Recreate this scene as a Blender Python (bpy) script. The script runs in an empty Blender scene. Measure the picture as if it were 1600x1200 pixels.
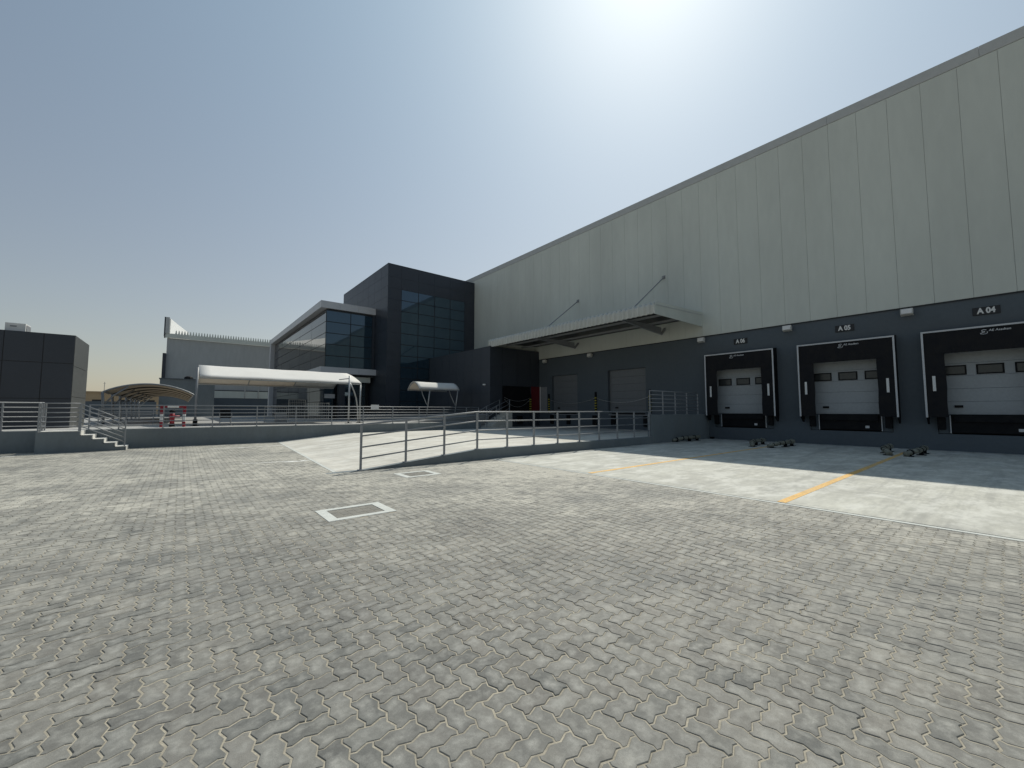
import bpy, math, random
import numpy as np
from mathutils import Vector, Matrix
random.seed(7); np.random.seed(7)
S = bpy.context.scene
C = S.collection
R = math.radians
# world axes: x = across (towards the warehouse wall), y = along the wall, away from the camera, z = up
# ---------------------------------------------------------------- camera, world, sun
cam = bpy.data.cameras.new('camera'); co = bpy.data.objects.new('camera', cam); C.objects.link(co)
cam.sensor_width = 36; cam.lens = 14.211; cam.clip_end = 6000; cam.clip_start = .05
co.location = (0, 0, 1.65); co.rotation_euler = (R(93.804), 0, R(-39.24))
S.camera = co
SUN = Vector((11.0, 6.3, 16.4)).normalized()
EL = math.asin(SUN.z); AZ = math.atan2(SUN.x, SUN.y)
sl = bpy.data.lights.new('sun', 'SUN'); so = bpy.data.objects.new('sun', sl); C.objects.link(so)
sl.energy = 3.7; sl.angle = R(.6); sl.color = (1, .965, .87)
so.rotation_euler = SUN.to_track_quat('Z', 'Y').to_euler()
W = bpy.data.worlds.new('World'); S.world = W; W.use_nodes = True
wn, wl = W.node_tree.nodes, W.node_tree.links
wn.clear()
wo = wn.new('ShaderNodeOutputWorld'); bg = wn.new('ShaderNodeBackground'); bg.inputs[1].default_value = .05
sky = wn.new('ShaderNodeTexSky'); sky.sky_type = 'NISHITA'; sky.sun_disc = False
sky.sun_elevation = EL; sky.sun_rotation = AZ; sky.air_density = 1.3; sky.dust_density = 1.0; sky.ozone_density = 1.5; sky.altitude = 0
wl.new(sky.outputs[0], bg.inputs[0])
# dusty air: even haze + broad aureole round the sun + warm dust near the horizon
def wmath(op, a, b=None):
    t = wn.new('ShaderNodeMath'); t.operation = op
    for i, q in enumerate((a, b)):
        if q is None: continue
        if isinstance(q, (int, float)): t.inputs[i].default_value = q
        else: wl.new(q, t.inputs[i])
    return t.outputs[0]
wtc = wn.new('ShaderNodeTexCoord'); wdot = wn.new('ShaderNodeVectorMath'); wdot.operation = 'DOT_PRODUCT'
wnm = wn.new('ShaderNodeVectorMath'); wnm.operation = 'NORMALIZE'; wl.new(wtc.outputs['Generated'], wnm.inputs[0])
wl.new(wnm.outputs[0], wdot.inputs[0]); wdot.inputs[1].default_value = SUN
wsx = wn.new('ShaderNodeSeparateXYZ'); wl.new(wnm.outputs[0], wsx.inputs[0])
gam = wmath('ARCCOSINE', wmath('MINIMUM', wdot.outputs['Value'], .99999))
aur = wmath('EXPONENT', wmath('MULTIPLY', gam, -1/R(40)))
hor = wmath('EXPONENT', wmath('MULTIPLY', wmath('ABSOLUTE', wmath('ARCSINE', wsx.outputs[2])), -1/R(22)))
def wcol(c, f):
    t = wn.new('ShaderNodeVectorMath'); t.operation = 'SCALE'; t.inputs[0].default_value = c; wl.new(f, t.inputs['Scale']); return t.outputs[0]
def wadd(a, b):
    t = wn.new('ShaderNodeVectorMath'); t.operation = 'ADD'; wl.new(a, t.inputs[0])
    if isinstance(b, tuple): t.inputs[1].default_value = b
    else: wl.new(b, t.inputs[1])
    return t.outputs[0]
hz = wadd(wadd(wcol((.212,.392,.462), aur), wcol((1.10,.755,.44), wmath('MULTIPLY', hor, aur))), (.028,.030,.042))
bg2 = wn.new('ShaderNodeBackground'); bg2.inputs[1].default_value = 1; wl.new(hz, bg2.inputs[0])
wadds = wn.new('ShaderNodeAddShader'); wl.new(bg.outputs[0], wadds.inputs[0]); wl.new(bg2.outputs[0], wadds.inputs[1])
wl.new(wadds.outputs[0], wo.inputs[0])
S.view_settings.view_transform = 'Standard'; S.view_settings.look = 'None'
S.view_settings.exposure = 0; S.view_settings.gamma = 1
S.render.engine = 'CYCLES'

# ---------------------------------------------------------------- mesh helpers
class MB:
    def __init__(s): s.v = []; s.f = []
    def add(s, vs, fs):
        n = len(s.v); s.v += [tuple(p) for p in vs]; s.f += [tuple(i + n for i in f) for f in fs]; return s
    def box(s, x0, x1, y0, y1, z0, z1):
        x0, x1 = min(x0, x1), max(x0, x1); y0, y1 = min(y0, y1), max(y0, y1); z0, z1 = min(z0, z1), max(z0, z1)
        return s.add([(x0,y0,z0),(x1,y0,z0),(x1,y1,z0),(x0,y1,z0),(x0,y0,z1),(x1,y0,z1),(x1,y1,z1),(x0,y1,z1)],
                     [(3,2,1,0),(4,5,6,7),(0,1,5,4),(1,2,6,5),(2,3,7,6),(3,0,4,7)])
    def prism(s, poly, z0, z1):
        n = len(poly)
        a = sum(poly[i][0]*poly[(i+1)%n][1]-poly[(i+1)%n][0]*poly[i][1] for i in range(n))
        if a < 0: poly = poly[::-1]
        vs = [(p[0], p[1], z0) for p in poly] + [(p[0], p[1], z1) for p in poly]
        return s.add(vs, [tuple(range(n))[::-1], tuple(range(n, 2*n))] + [(i, (i+1)%n, (i+1)%n+n, i+n) for i in range(n)])
    def extr(s, pts, axis, a, b):
        # polygon pts in the two other axes, extruded along axis from a to b
        n = len(pts)
        def mk(p, t): return (t, p[0], p[1]) if axis == 'x' else (p[0], t, p[1])
        vs = [mk(p, a) for p in pts] + [mk(p, b) for p in pts]
        return s.add(vs, [tuple(range(n)), tuple(range(n, 2*n))[::-1]] + [((i+1)%n, i, i+n, (i+1)%n+n) for i in range(n)])
    def tube(s, pts, r, n=8, cap=True, rr=None):
        pts = [Vector(p) for p in pts]; base = len(s.v); up = Vector((0, 0, 1)); L = len(pts)
        prev = None
        for i, p in enumerate(pts):
            d = (pts[min(i+1, L-1)] - pts[max(i-1, 0)]).normalized()
            a = (prev - d*prev.dot(d)) if prev is not None else (up.cross(d) if abs(d.z) < .95 else Vector((1,0,0)).cross(d))
            a.normalize(); prev = a; b = d.cross(a)
            q = rr[i] if rr else r
            for k in range(n):
                t = 2*math.pi*(k+.5)/n
                s.v.append(tuple(p + a*(q*math.cos(t)) + b*(q*math.sin(t))))
        for i in range(L-1):
            for k in range(n):
                k2 = (k+1) % n
                s.f.append((base+i*n+k, base+i*n+k2, base+(i+1)*n+k2, base+(i+1)*n+k))
        if cap:
            s.f.append(tuple(base+k for k in range(n))[::-1]); s.f.append(tuple(base+(L-1)*n+k for k in range(n)))
        return s
    def bar(s, a, b, w, h):
        # rectangular bar along a-b
        a, b = Vector(a), Vector(b); d = (b-a).normalized()
        side = d.cross(Vector((0,0,1)))
        if side.length < .01: side = Vector((1,0,0))
        side.normalize(); up = side.cross(d).normalized()
        vs = []
        for p in (a, b):
            for i, j in ((-1,-1),(1,-1),(1,1),(-1,1)): vs.append(p + side*(w/2*i) + up*(h/2*j))
        return s.add(vs, [(3,2,1,0),(4,5,6,7),(0,1,5,4),(1,2,6,5),(2,3,7,6),(3,0,4,7)])
    def sphere(s, c, rx, ry=None, rz=None, n=10, m=6):
        ry = ry or rx; rz = rz or rx; base = len(s.v)
        for i in range(m+1):
            t = math.pi*i/m
            for k in range(n):
                p = 2*math.pi*k/n
                s.v.append((c[0]+rx*math.sin(t)*math.cos(p), c[1]+ry*math.sin(t)*math.sin(p), c[2]+rz*math.cos(t)))
        for i in range(m):
            for k in range(n):
                k2 = (k+1)%n
                s.f.append((base+i*n+k, base+(i+1)*n+k, base+(i+1)*n+k2, base+i*n+k2))
        return s
    def build(s, name, mat, parent=None, smooth=False, bevel=0, kind=None):
        me = bpy.data.meshes.new(name); me.from_pydata(s.v, [], s.f); me.update()
        if smooth: me.polygons.foreach_set('use_smooth', [True]*len(me.polygons))
        me.materials.append(mat)
        o = bpy.data.objects.new(name, me); C.objects.link(o)
        if parent: o.parent = parent
        if bevel:
            b = o.modifiers.new('bevel', 'BEVEL'); b.width = bevel; b.segments = 2; b.limit_method = 'ANGLE'
        if kind: o['kind'] = kind
        return o
def tag(o, label, cat, group=None):
    o['label'] = label; o['category'] = cat
    if group: o['group'] = group
    return o
def thing(name, label, cat, loc=(0,0,0), group=None):
    o = bpy.data.objects.new(name, None); C.objects.link(o); o.location = loc; o.empty_display_size = .2
    return tag(o, label, cat, group)
def struct(mb, name, mat): return mb.build(name, mat, kind='structure')
def copy_tree(o, parent=None):
    c = o.copy(); C.objects.link(c)
    if parent: c.parent = parent
    for ch in list(o.children): copy_tree(ch, c)
    return c
def text(name, body, size, mat, mtx, parent=None, ext=.004, off=0.0, shear=0):
    cu = bpy.data.curves.new(name, 'FONT'); cu.body = body; cu.size = size; cu.extrude = ext; cu.offset = off
    cu.align_x = 'CENTER'; cu.align_y = 'CENTER'; cu.shear = shear
    t = bpy.data.objects.new(name, cu); C.objects.link(t)
    dg = bpy.context.evaluated_depsgraph_get(); me = bpy.data.meshes.new_from_object(t.evaluated_get(dg))
    bpy.data.objects.remove(t); me.materials.clear(); me.materials.append(mat)
    o = bpy.data.objects.new(name, me); C.objects.link(o)
    me.transform(mtx)
    if parent: o.parent = parent
    return o
# sign frame: text facing -x (as seen by the camera, reading direction is -y)
def face_wall(x, y, z): return Matrix(((0,0,-1,x),(-1,0,0,y),(0,1,0,z),(0,0,0,1)))

# ---------------------------------------------------------------- materials
def mat(name, col, rough=.6, metal=0, var=.12, scale=3.0, fine=.06, bump=0, bscale=60, ior=1.45, stretch=(1,1,1), spec=.5, col2=None, dirt=0, dirtcol=(.3,.27,.22)):
    m = bpy.data.materials.new(name); m.use_nodes = True
    nt = m.node_tree; n, l = nt.nodes, nt.links; b = n['Principled BSDF']
    b.inputs['Roughness'].default_value = rough; b.inputs['Metallic'].default_value = metal
    b.inputs['IOR'].default_value = ior; b.inputs['Specular IOR Level'].default_value = spec
    tc = n.new('ShaderNodeNewGeometry'); mp = n.new('ShaderNodeMapping'); mp.inputs['Scale'].default_value = stretch
    l.new(tc.outputs['Position'], mp.inputs['Vector'])
    n1 = n.new('ShaderNodeTexNoise'); n1.inputs['Scale'].default_value = scale; n1.inputs['Detail'].default_value = 6; n1.inputs['Roughness'].default_value = .6
    n2 = n.new('ShaderNodeTexNoise'); n2.inputs['Scale'].default_value = scale*14; n2.inputs['Detail'].default_value = 4
    l.new(mp.outputs[0], n1.inputs['Vector']); l.new(mp.outputs[0], n2.inputs['Vector'])
    mr = n.new('ShaderNodeMapRange'); mr.inputs['From Min'].default_value = .3; mr.inputs['From Max'].default_value = .7
    mr.inputs['To Min'].default_value = 1-var; mr.inputs['To Max'].default_value = 1+var; l.new(n1.outputs[0], mr.inputs[0])
    mr2 = n.new('ShaderNodeMapRange'); mr2.inputs['From Min'].default_value = .3; mr2.inputs['From Max'].default_value = .7
    mr2.inputs['To Min'].default_value = 1-fine; mr2.inputs['To Max'].default_value = 1+fine; l.new(n2.outputs[0], mr2.inputs[0])
    mu = n.new('ShaderNodeMath'); mu.operation = 'MULTIPLY'; l.new(mr.outputs[0], mu.inputs[0]); l.new(mr2.outputs[0], mu.inputs[1])
    vm = n.new('ShaderNodeVectorMath'); vm.operation = 'SCALE'
    if col2:
        mx = n.new('ShaderNodeMix'); mx.data_type = 'RGBA'; mx.inputs['A'].default_value = (*col, 1); mx.inputs['B'].default_value = (*col2, 1)
        l.new(n1.outputs[0], mx.inputs['Factor']); l.new(mx.outputs['Result'], vm.inputs[0])
    else: vm.inputs[0].default_value = col
    l.new(mu.outputs[0], vm.inputs['Scale']); out = vm.outputs[0]
    if dirt:
        n3 = n.new('ShaderNodeTexNoise'); n3.inputs['Scale'].default_value = scale*.35; n3.inputs['Detail'].default_value = 9; n3.inputs['Roughness'].default_value = .72
        l.new(mp.outputs[0], n3.inputs['Vector'])
        r3 = n.new('ShaderNodeMapRange'); r3.inputs['From Min'].default_value = .48; r3.inputs['From Max'].default_value = .75; r3.inputs['To Max'].default_value = dirt
        l.new(n3.outputs[0], r3.inputs[0])
        mx3 = n.new('ShaderNodeMix'); mx3.data_type = 'RGBA'; mx3.inputs['B'].default_value = (*dirtcol, 1)
        l.new(out, mx3.inputs['A']); l.new(r3.outputs[0], mx3.inputs['Factor']); out = mx3.outputs['Result']
    l.new(out, b.inputs['Base Color'])
    rg = n.new('ShaderNodeMath'); rg.operation = 'MULTIPLY'; rg.inputs[1].default_value = rough; l.new(mr.outputs[0], rg.inputs[0]); rg.use_clamp = True
    l.new(rg.outputs[0], b.inputs['Roughness'])
    if bump:
        nb = n.new('ShaderNodeTexNoise'); nb.inputs['Scale'].default_value = bscale; nb.inputs['Detail'].default_value = 5; l.new(mp.outputs[0], nb.inputs['Vector'])
        bp = n.new('ShaderNodeBump'); bp.inputs['Strength'].default_value = bump; bp.inputs['Distance'].default_value = .01
        l.new(nb.outputs[0], bp.inputs['Height']); l.new(bp.outputs[0], b.inputs['Normal'])
    return m
def scuffs(m, dark=(.2,.2,.19), amt=.6, along='x', lines=True):
    """tyre tracks and pale washed streaks added over a finished material (world position)"""
    nt = m.node_tree; n, l = nt.nodes, nt.links; b = n['Principled BSDF']
    src = b.inputs['Base Color'].links[0].from_socket
    g = n.new('ShaderNodeNewGeometry'); cur = src
    for k, (st, sc, lo, hi, col, am) in enumerate((((.10,1.6,1),1.5,.50,.62,dark,amt*.55),((1.6,.12,1),1.1,.52,.64,dark,amt*.45),((.6,1.2,1),1.6,.48,.60,(.68,.67,.61),.6),((1,1,1),.9,.585,.63,(.33,.33,.31),.28),((1,1,1),7.0,.55,.68,(.30,.30,.28),.30))):
        mp = n.new('ShaderNodeMapping'); mp.inputs['Scale'].default_value = st; mp.inputs['Rotation'].default_value = (0,0,.25*k); mp.inputs['Location'].default_value = (3.1*k,1.7*k+.6,0)
        t = n.new('ShaderNodeTexNoise'); t.inputs['Scale'].default_value = sc; t.inputs['Detail'].default_value = 9; t.inputs['Roughness'].default_value = .68
        l.new(g.outputs['Position'], mp.inputs[0]); l.new(mp.outputs[0], t.inputs['Vector'])
        r = n.new('ShaderNodeMapRange'); r.inputs[1].default_value = lo; r.inputs[2].default_value = hi; r.inputs[4].default_value = am; l.new(t.outputs[0], r.inputs[0])
        x = n.new('ShaderNodeMix'); x.data_type = 'RGBA'; x.inputs['B'].default_value = (*col,1)
        l.new(cur, x.inputs['A']); l.new(r.outputs[0], x.inputs['Factor']); cur = x.outputs['Result']
    l.new(cur, b.inputs['Base Color'])
M = {}
M['clad'] = mat('cream_cladding', (.57,.60,.55), .5, var=.09, scale=.30, fine=.02, stretch=(1,1,.25))
M['trim'] = mat('cladding_trim', (.45,.465,.46), .5, var=.05)
M['dark'] = mat('dark_grey_paint', (.085,.105,.122), .7, var=.08, scale=.5, fine=.04, bump=.15, bscale=25, dirt=.25, dirtcol=(.12,.125,.125))
M['retain'] = mat('grey_wall_paint', (.17,.195,.205), .75, var=.12, scale=.8, fine=.05, bump=.2, bscale=30, stretch=(1,1,.35), dirt=.45, dirtcol=(.17,.175,.165))
M['acp_dark'] = mat('blue_charcoal_panel', (.040,.048,.060), .45, var=.08)
M['acp'] = mat('charcoal_composite_panel', (.033,.040,.052), .38, var=.08, scale=.6, fine=.02)
M['acp_grey'] = mat('silver_grey_composite_panel', (.50,.515,.535), .4, var=.05, scale=.6, fine=.02)
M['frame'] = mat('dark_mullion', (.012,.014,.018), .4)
M['black'] = mat('black_rubber', (.004,.0045,.006), .7, var=.2, scale=4, spec=.3)
M['curtain'] = mat('black_curtain_fabric', (.003,.004,.007), .55, var=.2, scale=3, bump=.5, bscale=7, spec=.3)
M['steel'] = mat('painted_steel', (.26,.27,.28), .45, var=.08, metal=.0)
M['galv'] = mat('galvanised_steel', (.42,.43,.43), .42, metal=.6, var=.12, scale=8)
M['white'] = mat('white_paint', (.72,.72,.70), .5, var=.05)
M['alu'] = mat('aluminium_strip', (.55,.56,.57), .45, var=.05)
M['door'] = mat('grey_sectional_door', (.34,.365,.38), .45, var=.05, scale=.8)
M['door_dark'] = mat('dark_grey_sectional_door', (.15,.16,.17), .5, var=.05)
M['concrete'] = mat('broom_finished_concrete', (.50,.49,.43), .85, var=.17, scale=.75, fine=.10, bump=.25, bscale=90, dirt=.75, dirtcol=(.38,.38,.355), stretch=(.35,1,1))
M['ramp'] = mat('ramp_concrete', (.58,.555,.49), .85, var=.16, scale=.8, fine=.08, bump=.25, bscale=90, dirt=.75, dirtcol=(.36,.335,.28), stretch=(.35,1,1))
scuffs(M['concrete']); scuffs(M['ramp'], (.30,.28,.24), .4)
M['step'] = mat('pale_step_concrete', (.62,.61,.57), .8, var=.06)
M['yard'] = mat('upper_yard_paving', (.30,.295,.28), .85, var=.12, scale=.8, fine=.1)
M['sandground'] = mat('sandy_ground', (.36,.31,.24), .95, var=.12, scale=.2)
M['joint'] = mat('joint_sand', (.36,.325,.255), .95, var=.25, scale=2.2, fine=.2, bump=.5, bscale=250)
M['dkred'] = mat('dark_red_paint', (.13,.008,.012), .5)
M['yellow'] = mat('yellow_line_paint', (.70,.43,.14), .7, var=.15, scale=1.5, fine=.22, dirt=.8, dirtcol=(.50,.44,.32))
M['infill'] = mat('infill_paver', (.20,.19,.165), .8, var=.15, scale=5, fine=.15, bump=.3, dirt=.6, dirtcol=(.33,.31,.26))
M['sunlit_sidewall'] = mat('sunlit_side_panel', (.085,.09,.088), .5, var=.08)  # lighter version of the charcoal panel, sunlight on this side painted into its colour
M['whiteline'] = mat('white_line_paint', (.78,.77,.72), .7, var=.1, scale=3, fine=.15)
M['kerb'] = mat('white_concrete_border', (.56,.57,.53), .8, var=.1, scale=4, fine=.12, bump=.2)
M['fabric'] = mat('white_shade_fabric', (.88,.87,.83), .75, var=.03, scale=1.2, dirt=.3, dirtcol=(.72,.68,.60))
M['fabric_tan'] = mat('tan_shade_fabric', (.36,.33,.28), .8, var=.05, scale=1.2)
M['red'] = mat('red_paint', (.26,.012,.025), .5, var=.12)
M['yblack'] = mat('yellow_band', (.42,.36,.05), .5)
M['tan'] = mat('tan_render', (.34,.27,.18), .9, var=.1, scale=.3)
M['farclad'] = mat('distant_cladding', (.38,.395,.39), .6, var=.05, scale=.2, stretch=(1,1,.2))
M['wrap'] = mat('grey_plastic_wrap', (.19,.19,.155), .4, var=.35, scale=9, fine=.25, bump=.8, bscale=22, dirt=.5, dirtcol=(.30,.29,.2))
M['sheet'] = mat('profiled_sheet', (.50,.51,.475), .5, var=.06, scale=2)
M['chrome'] = mat('light_fixture', (.5,.5,.47), .4, var=.04)
def glass_mat(name, col, rough=.02, ior=2.1):
    m = mat(name, col, rough, var=.1, ior=ior, scale=.3)
    return m
M['glass'] = glass_mat('blue_tinted_glass', (.005,.018,.03), .03, 2.15)
M['glass'].node_tree.nodes['Principled BSDF'].inputs['Specular Tint'].default_value = (.62,.82,1.0,1)
M['glass_dark'] = glass_mat('side_glass', (.02,.022,.024), .03, 2.15)
M['doorglass'] = glass_mat('dull_pane', (.05,.055,.055), .25, 1.5)
# fabric lets some light through
for k in ('fabric', 'fabric_tan'):
    nt = M[k].node_tree; b = nt.nodes['Principled BSDF']; out = [x for x in nt.nodes if x.type == 'OUTPUT_MATERIAL'][0]
    tr = nt.nodes.new('ShaderNodeBsdfTranslucent'); tr.inputs[0].default_value = (.62,.52,.38,1)
    mx = nt.nodes.new('ShaderNodeMixShader'); mx.inputs[0].default_value = .25
    nt.links.new(b.outputs[0], mx.inputs[1]); nt.links.new(tr.outputs[0], mx.inputs[2]); nt.links.new(mx.outputs[0], out.inputs[0])
# paver material: tint attribute (random stone shade, worn middle) and pale dust drifts with painted sun glare
def paver_mat():
    m = bpy.data.materials.new('grey_paver'); m.use_nodes = True; nt = m.node_tree; n, l = nt.nodes, nt.links; b = n['Principled BSDF']
    at = n.new('ShaderNodeAttribute'); at.attribute_name = 'tint'; sp = n.new('ShaderNodeSeparateColor'); l.new(at.outputs['Color'], sp.inputs[0])
    g = n.new('ShaderNodeNewGeometry')
    def noise(sc, det=6, ro=.6):
        t = n.new('ShaderNodeTexNoise'); t.inputs['Scale'].default_value = sc; t.inputs['Detail'].default_value = det; t.inputs['Roughness'].default_value = ro
        l.new(g.outputs['Position'], t.inputs['Vector']); return t.outputs[0]
    def rng(s, a, b_, c, d):
        t = n.new('ShaderNodeMapRange'); t.inputs[1].default_value = a; t.inputs[2].default_value = b_; t.inputs[3].default_value = c; t.inputs[4].default_value = d; l.new(s, t.inputs[0]); return t.outputs[0]
    def mth(op, a, b_):
        t = n.new('ShaderNodeMath'); t.operation = op
        for i, q in enumerate((a, b_)):
            if isinstance(q, (int, float)): t.inputs[i].default_value = q
            else: l.new(q, t.inputs[i])
        return t.outputs[0]
    def mix(f, a, b_):
        t = n.new('ShaderNodeMix'); t.data_type = 'RGBA'
        if isinstance(f, float): t.inputs['Factor'].default_value = f
        else: l.new(f, t.inputs['Factor'])
        for k, q in (('A', a), ('B', b_)):
            if isinstance(q, tuple): t.inputs[k].default_value = (*q, 1)
            else: l.new(q, t.inputs[k])
        return t.outputs['Result']
    base = mix(sp.outputs[0], (.098,.100,.093), (.182,.180,.162))
    warm = mix(mth('MULTIPLY', sp.outputs[2], .35), base, (.215,.19,.16))
    core = mth('MULTIPLY', sp.outputs[1], rng(noise(9, 5), .42, .68, .0, .9))
    c2 = mix(core, warm, (.305,.30,.272))
    big = rng(noise(.7, 9, .72), .38, .68, 0, 1.0)
    mid = rng(noise(3.8, 7, .74), .36, .64, .1, 1)
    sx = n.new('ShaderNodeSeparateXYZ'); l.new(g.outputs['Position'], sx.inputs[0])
    # paler towards the apron and ramp: grazing sun glare painted in with the dust
    apron_pale = mth('MULTIPLY', rng(sx.outputs[0], 1.0, 8.0, 0, 1), .55)
    far_glare = mth('MULTIPLY', rng(sx.outputs[1], 2.5, 11.0, 0, 1), .55)
    spread = mth('ADD', .30, mth('ADD', apron_pale, mth('MULTIPLY', far_glare, 1.7)))
    dust_glare = mth('MULTIPLY', mth('MULTIPLY', mth('ADD', big, mth('MULTIPLY', mth('ADD', apron_pale, far_glare), .75)), mid), spread)
    dust_glare = mth('MINIMUM', dust_glare, .9)
    c3 = mix(dust_glare, c2, (.50,.475,.405))
    tr = rng(noise(.31, 6, .65), .48, .66, 0, .45)
    c4 = mix(tr, c3, (.15,.152,.145))
    fine = rng(noise(230, 4), .3, .7, .84, 1.16)
    mott = rng(noise(30, 5), .3, .7, .88, 1.12)
    vm = n.new('ShaderNodeVectorMath'); vm.operation = 'SCALE'; l.new(c4, vm.inputs[0]); l.new(mth('MULTIPLY', fine, mott), vm.inputs['Scale'])
    l.new(vm.outputs[0], b.inputs['Base Color']); b.inputs['Roughness'].default_value = .72; b.inputs['Specular IOR Level'].default_value = .4
    bp = n.new('ShaderNodeBump'); bp.inputs['Strength'].default_value = .35; bp.inputs['Distance'].default_value = .004
    l.new(noise(160, 5), bp.inputs['Height']); l.new(bp.outputs[0], b.inputs['Normal'])
    return m
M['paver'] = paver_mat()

# ---------------------------------------------------------------- ground, paving
g = MB(); g.add([(-3000,-3000,-.06),(3000,-3000,-.06),(3000,3000,-.06),(-3000,3000,-.06)], [(0,1,2,3)])
struct(g, 'ground', M['sandground'])
XW = 24.46      # warehouse wall plane
RU = 11.34      # outer face of the ramp wall
UR = 24.7       # yard retaining wall
g = MB(); g.add([(-20,-7,-.0036),(9,-7,-.0036),(9,25,-.0036),(-20,25,-.0036)], [(0,1,2,3)])
struct(g, 'paving_bed', M['joint'])
def edge_v(u): return 3.3 + (u-11.34)*.062   # slab edge between paving and ramp
MH = [(1.77,2.83,6.47,7.31), (4.38,5.36,9.47,10.30)]
def pavers():
    w = .1165; a = -.095
    unit = [(0,0),(.25,a),(.75,-a)]
    def edge(p, q):   # displaced boundary from p to q (ccw around cell, inward on the first quarter)
        dx, dy = q[0]-p[0], q[1]-p[1]; nx, ny = -dy, dx
        return [(p[0]+dx*t+nx*o, p[1]+dy*t+ny*o) for t, o in unit]
    corners = [(0,0),(1,0),(2,0),(2,1),(1,1),(0,1)]
    out = []
    for i in range(6): out += edge(corners[i], corners[(i+1) % 6])
    P = np.array(out)*w; n = len(P)
    def inset(P, d):
        Q = np.zeros_like(P)
        for i in range(n):
            e1 = P[i]-P[i-1]; e2 = P[(i+1) % n]-P[i]
            n1 = np.array([-e1[1], e1[0]])/np.hypot(*e1); n2 = np.array([-e2[1], e2[0]])/np.hypot(*e2)
            m_ = n1+n2; L = m_.dot(m_)
            Q[i] = P[i] + (n1+n2)*(2*d/L if L > .5 else d) * .5 * 1.0 * (1 if L <= .5 else 1)
        return Q
    r0 = inset(P, .0078); r1 = inset(P, .0145)
    cen = P.mean(0); r2 = cen + (P-cen)*np.array([.62, .36])
    rot = lambda Q: np.stack([-Q[:,1]+w, Q[:,0]], 1)     # vertical domino occupying [0,w]x[0,2w]
    V, F, T = [], [], []
    cnt = 0
    N = 330
    for i in range(-185, 100):
        for j in range(-70, 225):
            k = (i + j) % 4
            if k == 0: vert = False     # cell (i,j) starts a horizontal domino (i,j),(i+1,j)
            elif k == 2: vert = True    # cells (i,j),(i,j+1): residues 2 and 3
            else: continue
            x0, y0 = i*w, j*w
            cx = x0 + (w if not vert else w/2); cy = y0 + (w/2 if not vert else w)
            if cy > UR+.1 or cy < -6.9: continue
            if cy > RU-.03:
                if cx > edge_v(cy)+.05: continue
            elif cx > 8.42: continue
            if any(a0+.05 < cx < a1-.05 and b0+.05 < cy < b1-.05 for a0,a1,b0,b1 in MH): continue
            # frustum-ish culling, generous
            if cx < -7 - .45*max(cy,0): continue
            if cy < -2.5 and cx > 7: continue
            d = math.hypot(cx, cy)
            near = d < 7.5
            rings = [(r0,-.011,0),(r0,-.0035,0),(r1,0,.12),(r2,.0006,1)] if near else [(r0,-.009,0),(r0,0,.25),(r2,.0006,1)]
            dz = random.gauss(0,.0008); tx, ty = random.gauss(0,.006), random.gauss(0,.006)
            tint = random.random(); tint = tint*tint*.9 if random.random() < .75 else tint
            warm = random.random()
            jx, jy = random.gauss(0,.0009), random.gauss(0,.0009)
            vs = []
            for q, z, c_ in rings:
                Q = rot(q) if vert else q
                X = Q[:,0]+x0+jx; Y = Q[:,1]+y0+jy
                vs.append(np.stack([X, Y, z + dz + (X-cx)*tx + (Y-cy)*ty], 1))
                T.append(np.tile([tint, c_, warm, 1.0], (n,1)))
            V.append(np.concatenate(vs))
            for ri in range(len(rings)-1):
                for q in range(n):
                    q2 = (q+1) % n
                    F.append((cnt+ri*n+q, cnt+ri*n+q2, cnt+(ri+1)*n+q2, cnt+(ri+1)*n+q))
            top = cnt+(len(rings)-1)*n
            F.append(tuple(range(top, top+n)))
            cnt += n*len(rings)
    V = np.concatenate(V); T = np.concatenate(T)
    me = bpy.data.meshes.new('paving'); me.from_pydata(V.tolist(), [], F); me.update()
    at = me.color_attributes.new('tint', 'FLOAT_COLOR', 'POINT'); at.data.foreach_set('color', T.astype(np.float32).ravel())
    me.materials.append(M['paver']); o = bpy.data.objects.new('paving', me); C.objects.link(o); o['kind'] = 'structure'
    print('pavers verts', len(V))
pavers()
# concrete apron by the docks, in bays with joints between them
b = MB()
ys = [-40,-31.2,-22.4,-13.6,-4.8,2.66,7.06,RU-.002]
for i in range(len(ys)-1):
    for xa, xb in ((8.40,12.6),(12.6,18.2),(18.2,XW)): b.box(xa+(.005 if xa > 9 else 0), xb-(.005 if xb < 20 else 0), ys[i]+.004, ys[i+1]-.004, -.2, .012)
struct(b, 'concrete_apron', M['concrete'])
b = MB(); b.box(8.30, 8.396, -40, RU-.01, -.2, .006); struct(b, 'apron_edging', M['kerb'])
b = MB()
for u in (2.66, 7.06, -1.75): b.box(8.42, 22.4, u-.07, u+.07, .012, .0155)
struct(b, 'yellow_bay_marking', M['yellow'])
b = MB()
b.prism([(1.55,15.15),(3.72,14.78),(3.72,14.92),(1.55,15.21)], .001, .004)
b.prism([(2.55,14.76),(3.3,14.72),(3.1,15.02)], .001, .004)
b.prism([(.9,21.9),(4.02,21.98),(4.02,22.10),(.9,22.0)], .001, .004)
b.prism([(2.0,21.75),(2.9,21.95),(2.5,22.2)], .001, .004)
b.prism([(-6.2,22.0),(-4.6,22.9),(-4.65,23.0),(-6.3,22.1)], .001, .004)
struct(b, 'white_ground_marking', M['whiteline'])
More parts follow.
